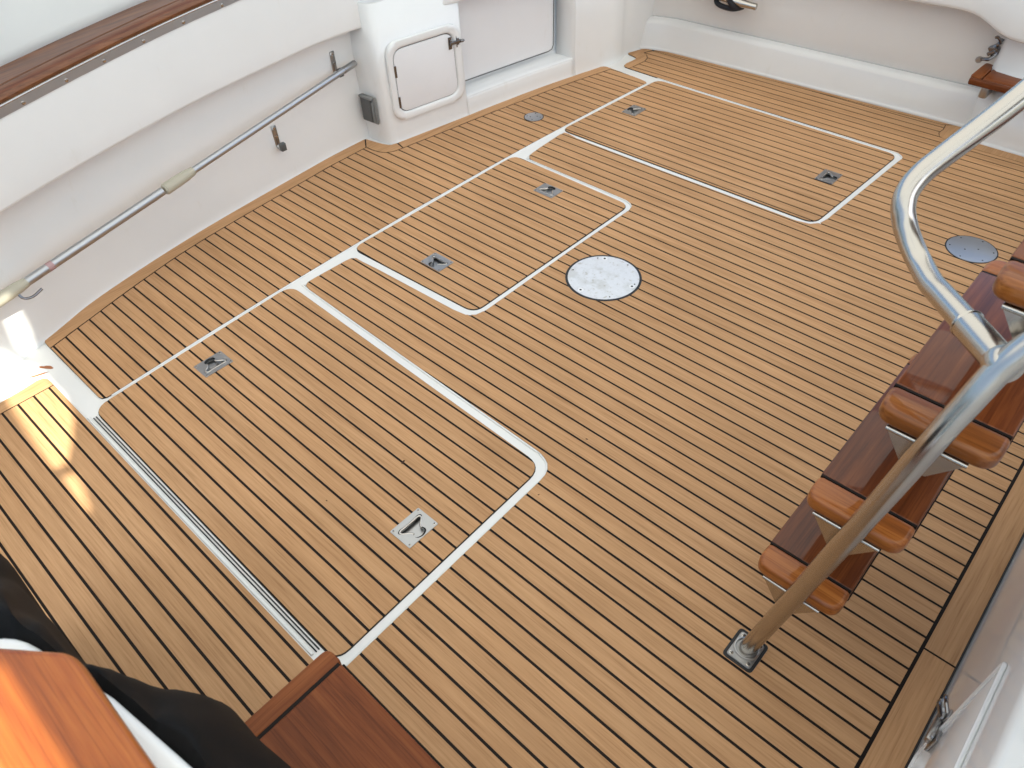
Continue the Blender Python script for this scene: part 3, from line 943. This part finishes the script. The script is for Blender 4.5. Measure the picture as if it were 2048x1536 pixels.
link('body', bm_mesh('body', xf(merge(box(-.022, .016, -.012, .014, -.022, .022, .005, 2), box(-.030, .004, -.018, -.004, -.012, .004, .003, 1)), frame((1.468, yL + .014, .345), (.8, 0, .6), (0, 1, 0), (-.6, 0, .8)))), DARKMET, gl)
link('hook', bm_mesh('hook', tube(spline([(1.482, yL, .378), (1.474, yL - .01, .396), (1.462, yL - .012, .404), (1.456, yL - .008, .400)], 5), .006, 10)), DARKMET, gl)

# ------------------------------------------------------------------ boarding ladder
lad = empty('boarding_ladder', (2.011, .60, 0), 'stainless ladder with varnished brown treads and handrail, right of the deck', 'ladder')
def pole_path(dy):
    return spline([(2.011, .602 + dy, .003), (2.042, .602 + dy, .20), (2.073, .603 + dy, .40), (2.104, .606 + dy, .60), (2.133, .612 + dy, .80), (2.149, .634 + dy, .89), (2.163, .662 + dy, .955), (2.190, .688 + dy, 1.015), (2.24, .70 + dy, 1.10), (2.32, .71 + dy, 1.24), (2.42, .72 + dy, 1.50)], 8)
PR = .019
link('pole', bm_mesh('pole', tube(pole_path(0), PR, 28)), STEEL, lad)
link('pole', bm_mesh('pole', tube(pole_path(.60), PR, 28)), STEEL, lad)
fp = bevel(slab(round_poly([(-.030, -.036, .007), (.030, -.036, .007), (.030, .036, .007), (-.030, .036, .007)], 4), .0035, .008), .0009, 1, 50)
FPM = bm_mesh('foot_plate', fp)
FPM.materials.append(STEELD)
for dy in (0, .60):
    f = link('foot_plate', FPM, None, lad)
    f.location = Vector((2.0105, .5985 + dy, 0)) - lad.location
    g = link('sealant', bm_mesh('sealant', slab(round_poly([(-.037, -.043, .01), (.037, -.043, .01), (.037, .043, .01), (-.037, .043, .01)], 4), .0008, .004), smooth=False), RUBBER, f)
    cring = link('weld', bm_mesh('weld', tube([(-.000 + .0265 * math.cos(a), .0035 + .025 * math.sin(a), .0036) for a in [2 * math.pi * k / 32 for k in range(33)]], .0030, 8, False)), STEELD, f)
    for a in (-1, 1):
        for b_ in (-1, 1):
            s = link('screw', HSC, None, f)
            s.location = (a * .0215, b_ * .0275, .0026)
            s.scale = (1.25, 1.25, 1)
            s.rotation_euler = (0, 0, random.random())
            for k2 in range(1):
                pass
TW, TD, TH = .180, .520, .034
EB = .062
def tread_meshes():
    mid = bevel(slab([(-TW / 2 + .001, EB + .0025), (TW / 2 - .001, EB + .0025), (TW / 2 - .001, TD - EB - .0025), (-TW / 2 + .001, TD - EB - .0025)], 0, TH), .003, 3)
    e1 = bevel(slab(round_poly([(-TW / 2, 0, .030), (TW / 2, 0, .030), (TW / 2, EB, 0), (-TW / 2, EB, 0)], 6), 0, TH), .0095, 4, 40)
    e2 = bevel(slab(round_poly([(-TW / 2, TD - EB, 0), (TW / 2, TD - EB, 0), (TW / 2, TD, .030), (-TW / 2, TD, .030)], 6), 0, TH), .0095, 4, 40)
    ck1 = box(-TW / 2 + .002, TW / 2 - .002, EB - .002, EB + .008, -TH + .002, -.0012)
    ck2 = box(-TW / 2 + .002, TW / 2 - .002, TD - EB - .008, TD - EB + .002, -TH + .002, -.0012)
    sd1 = box(-TW / 2 - .0012, -TW / 2 + .003, EB, TD - EB, -TH - .001, -TH + .0065)
    sd2 = box(TW / 2 - .003, TW / 2 + .0012, EB, TD - EB, -TH - .001, -TH + .0065)
    return [bm_mesh(n, b_, 40) for n, b_ in (('tread', mid), ('end_board', e1), ('end_board', e2), ('caulk_strip', ck1), ('caulk_strip', ck2), ('edge_strip', sd1), ('edge_strip', sd2))]
TM = tread_meshes()
for me_, mm in zip(TM, (VARN, VARNE, VARNE, CAULK, CAULK, CAULK, CAULK)):
    me_.materials.append(mm)
# bracket: rounded top bar plus two gusset wings meeting the pole
def bracket_mesh():
    w = .062
    bar = tube([(-w, 0, 0), (w, 0, 0)], .0042, 12)
    web = bmesh.new()
    pts = [(-w, 0, 0), (w, 0, 0), (.019, -.002, -.058), (-.019, -.002, -.058)]
    web.faces.new([web.verts.new(p) for p in pts])
    ret = bmesh.ops.extrude_face_region(web, geom=web.faces[:], use_keep_orig=True)
    for v in [g for g in ret['geom'] if isinstance(g, bmesh.types.BMVert)]:
        v.co.y += .004
    shelf = box(-w, w, .0, .11, -.003, .002, .001, 1)
    return bm_mesh('tread_bracket', merge(bar, web, shelf), 40)
BMH = bracket_mesh()
BMH.materials.append(STEEL)
treads = [(2.048, .622, .298), (2.0865, .634, .549), (2.132, .656, .800), (2.190, .706, 1.045), (2.262, .73, 1.29)]
for (x, y, z) in treads:
    t = link('tread', TM[0], None, lad)
    t.location = Vector((x, y, z)) - lad.location
    for k, nm in ((1, 'end_board'), (2, 'end_board'), (3, 'caulk_strip'), (4, 'caulk_strip'), (5, 'edge_strip'), (6, 'edge_strip')):
        link(nm, TM[k], None, t)
    for yy_, sg in ((.004, 1), (TD - .004, -1)):
        b_ = link('tread_bracket', BMH, None, lad)
        b_.location = Vector((x - .004, y + yy_, z - TH - .005)) - lad.location
        b_.scale = (1, sg, 1)
# handrail loop with its sleeve on the near pole
HJ, HE = Vector((2.166, .664, .950)), Vector((1.9955, .8385, .9265))
def HL(k): return tuple(HJ.lerp(HE, k))
HR = [HL(0), HL(.25), HL(.5), HL(.72), HL(.88), (1.985, .8525, .932), (1.957, .872, .948), (1.934, .885, .970), (1.920, .894, .993), (1.915, .907, 1.014), (1.920, .927, 1.036), (1.937, .953, 1.064), (1.978, 1.004, 1.126), (2.012, 1.05, 1.182), (2.06, 1.11, 1.26), (2.14, 1.2, 1.40)]
link('handrail', bm_mesh('handrail', tube(spline(HR, 8), .0188, 28)), STEEL, lad)
link('sleeve', bm_mesh('sleeve', tube([HL(-.02), HL(.2), HL(.42)], .0222, 28)), STEEL, lad)
q0 = Vector(HL(.42))
qd = (HE - HJ).normalized()
link('weld', bm_mesh('weld', tube([HL(-.04), HL(.0), HL(.06), HL(.09)], [.020, .0262, .0255, .0225], 28)), STEEL, lad)
link('collar', bm_mesh('collar', tube([q0 - qd * .003, q0 - qd * .001, q0 + qd * .001, q0 + qd * .0025], [.0222, .0236, .0236, .0215], 28)), STEEL, lad)

# ------------------------------------------------------------------ companionway step below the viewer
stp = empty('entry_step', (1.8, -.25, 0), 'dark varnished wooden step at the bottom edge, in front of the black cloth', 'step')
zt = .30
X0, Y1 = 1.437, -.088
link('board', bm_mesh('board', bevel(slab([(X0 + .046, Y1 - .004), (2.32, Y1 - .004), (2.32, -.46), (X0 + .046, -.46)], zt, .03), .004, 3)), VARNS, stp)
link('end_board', bm_mesh('end_board', bevel(slab(round_poly([(X0, Y1, .022), (X0 + .0405, Y1, .006), (X0 + .0405, -.46, 0), (X0, -.46, 0)], 6), zt, .03), .007, 4, 40)), VARNSY, stp)
link('caulk_strip', bm_mesh('caulk_strip', box(X0 + .038, X0 + .048, -.458, Y1 - .006, zt - .028, zt - .0015), smooth=False), CAULK, stp)
link('edge_strip', bm_mesh('edge_strip', box(X0 + .044, 2.32, Y1 - .006, Y1 + .0015, zt - .030, zt - .012, .001, 1)), CAULK, stp)
link('riser', bm_mesh('riser', box(X0 + .06, 2.32, -.46, Y1 - .05, -.006, zt - .031, .01, 2)), GEL, stp)

# ------------------------------------------------------------------ white seat base, orange varnished top, black cloth
seat = empty('helm_seat', (1.65, -.7, 0), 'white seat box with a glossy orange varnished top, bottom left corner', 'seat')
sb = link('seat_base', bm_mesh('seat_base', bevel(slab(round_poly([(1.408, -1.2, 0), (1.408, -.420, .09), (1.60, -.371, .02), (1.86, -.330, .02), (1.95, -.40, .05), (1.95, -1.2, 0)], 8), .85, .85), .010, 3, 40)), GEL, seat)
zw = .905
wt = link('seat_top', bm_mesh('seat_top', bevel(slab(round_poly([(1.40, -1.2, 0), (1.445, -.46, .05), (1.56, -.372, .05), (1.77, -.3715, .02), (1.90, -.375, .05), (1.90, -1.2, 0)], 10), zw, .035), .010, 4, 40)), VARNO, seat)
# black cloth slung over the edge of the seat base
inn = [(1.15, -.62, .80), (1.30, -.50, .835), (1.395, -.418, .846), (1.455, -.404, .846), (1.53, -.382, .846), (1.60, -.362, .842), (1.68, -.348, .842), (1.75, -.338, .842), (1.83, -.326, .842)]
out = [(.80, -.43, .50), (.99, -.408, .52), (1.09, -.410, .54), (1.21, -.403, .56), (1.34, -.388, .575), (1.46, -.358, .59), (1.555, -.284, .60), (1.66, -.283, .60), (1.80, -.26, .58)]
inn, out = spline(inn, 6), spline(out, 6)
rows = []
NR = 22
for k in range(NR):
    s = k / (NR - 1)
    r_ = []
    for i, (a, b_) in enumerate(zip(inn, out)):
        a2 = Vector((a.x + .01, a.y - .06, a.z - .10))
        if s < .12:
            p = a2.lerp(a, s / .12)
        elif s < .75:
            q = (s - .12) / .63
            p = a.lerp(b_, q)
            p.z += .05 * math.sin(q * math.pi) * (1 - .4 * q)
        else:
            q = (s - .75) / .25
            p = Vector((b_.x - .03 * q, b_.y - .05 * q, b_.z * (1 - q) + .02 * q))
        nz = noise.noise((i * .22, s * 3.0, 1.7))
        n3 = noise.noise((i * .5 + s * 3, s * 6.0, 4.7))
        amp = min(1, s * 5)
        p.z += (.018 * nz + .013 * n3) * amp
        p.y += (.010 * nz) * amp
        r_.append(p)
    rows.append(r_)
cloth = link('black_cloth', bm_mesh('black_cloth', loft(rows), 80), BLACKC, label='crumpled black cloth hung over the edge of the white seat base', cat='cloth')
solid(cloth, .004, -1)

# ------------------------------------------------------------------ right cockpit wall, very close to the viewer, with a door
rw = empty('right_wall', (2.39, .6, 0), 'glossy white cockpit wall at the right edge with a latched door', 'boat side')
XW = 2.387
rows = []
for y in [-1.4 + k * .2 for k in range(25)]:
    rows.append([Vector((XW + a, y, z)) for a, z in ((0, -.06), (0, -.045), (0, -.03), (0, .0), (0, .02), (0, .1), (0, .3), (0, .60), (.003, .615), (.010, .625), (.03, .63), (.036, .64), (.036, .95))])
solid(link('wall', bm_mesh('wall', loft(rows), 50), GELW, rw), .02, 1)
link('gasket_or_gap_shade', bm_mesh('gasket_or_gap_shade', box(2.3818, 2.3868, -.9, 3.392, -.004, .0022, .001, 1)), RUBBER, rw)
link('metal_strip', bm_mesh('metal_strip', box(2.3852, 2.3869, -.9, 3.38, .0026, .0065, .0005, 1)), GREYP, rw)
RM = frame((XW, 0, 0), (0, 1, 0), (0, 0, 1), (-1, 0, 0))
dpts = [(-.42, .055, .03), (.598, .055, .03), (.611, .458, .012), (-.42, .458, .03)]
dl = round_poly(dpts, 6)
dd = link('wall_door', bm_mesh('wall_door', xf(bevel(slab(dl, .004, .006), .0012, 2, 50), RM)), GELW, rw)
link('door_edge', bm_mesh('door_edge', tube([RM @ Vector((u, z, .0042)) for u, z in dl + [dl[0]]], .0042, 8, False)), GEL, dd)
lb = xf(latch_bm(1.25), RM @ Matrix.Translation((.602, .180, .004)) @ Matrix.Rotation(math.radians(4), 4, 'Z'))
link('latch', bm_mesh('latch', lb), STEELD, dd)
link('latch_hook', bm_mesh('latch_hook', tube(spline([RM @ Vector(p) for p in ((0.615, 0.225, 0.012), (0.63, 0.231, 0.022), (0.645, 0.225, 0.026), (0.65, 0.213, 0.022))], 5), .004, 8)), DARKMET, dd)
link('latch_pull', bm_mesh('latch_pull', tube(spline([RM @ Vector(p) for p in ((0.618, 0.195, 0.014), (0.64, 0.193, 0.024), (0.655, 0.183, 0.026), (0.652, 0.171, 0.02))], 5), .0038, 8)), DARKMET, dd)

# ------------------------------------------------------------------ awning added out of frame to shade and fill the deck, with sun-patch holes
ZC = 2.95
def toc(x, y, z):
    k = (ZC - z) / SD.z
    return (x + SD.x * k, y + SD.y * k)
P0 = [(-.354, -.075, .175), (-.375, -.020, .165), (-.37, -.030, .068), (-.362, -.052, 0), (-.348, -.086, 0), (-.346, -.092, .058)]
P1 = [(-.33, -.140, .075), (-.345, -.115, 0), (-.27, -.085, 0), (-.19, -.085, 0), (-.06, -.082, 0), (.06, -.105, 0), (.15, -.15, 0), (.235, -.205, 0), (.225, -.238, 0), (.12, -.235, 0), (-.05, -.225, 0), (-.18, -.215, 0), (-.30, -.225, 0), (-.31, -.22, .07)]
P2 = [(.275, -.233, 0), (.292, -.205, 0), (.36, -.215, 0), (.455, -.236, 0), (.46, -.246, 0), (.36, -.243, 0)]
P3 = [(1.52, -.43, .905), (1.72, -.43, .905), (1.74, -.80, .905), (1.40, -.80, .905)]
cur_holes = [[toc(*p) for p in P] for P in (P0, P1, P2, P3)]  # holes projected towards the sun to throw the wanted patches of light
CH = flat([(-1.7, -3.0), (5.2, -3.0), (5.2, 3.9), (-1.7, 3.9)], cur_holes, ZC)
link('added_awning', bm_mesh('added_awning', CH, smooth=False), CANVAS, label='white canvas awning added above the picture to shade and light the cockpit', cat='awning')

# ------------------------------------------------------------------ stains and crumbs
def blob(cx, cy, sx, sy, rot, z, n=14, seed=0):
    pts = []
    for k in range(n):
        a = 2 * math.pi * k / n
        r_ = 1 + .45 * noise.noise((math.cos(a) * 1.7 + seed, math.sin(a) * 1.7, seed * 1.3))
        x, y = sx * r_ * math.cos(a), sy * r_ * math.sin(a)
        pts.append((cx + x * math.cos(rot) - y * math.sin(rot), cy + x * math.sin(rot) + y * math.cos(rot)))
    return slab(pts, z, .0006)
st = merge(blob(-.240, -.062, .026, .007, .6, -.0042, seed=2), blob(-.225, -.100, .030, .004, 1.2, -.0042, seed=5))
link('rust_stain', bm_mesh('rust_stain', st, smooth=False), STAIN, sole)
cr = []
for cx, cy, s, r_ in ((.988, .452, 1.0, 1.9), (1.335, .865, .5, .4), (.93, .22, .4, .3), (1.36, .62, .35, 1.2), (.86, 1.62, .4, .2), (.35, -.30, .4, .7), (.52, -.25, .3, 2), (1.45, 1.9, .4, 1), (.1, -.2, .3, 1)):
    cr.append(blob(cx, cy, .008 * s, .0035 * s, r_, .0012, 9, cx * 7))
link('deck_crumbs', bm_mesh('deck_crumbs', merge(*cr), smooth=False), CRUMB, label='a few dark crumbs of dirt scattered on the teak deck', cat='debris', kind='stuff')
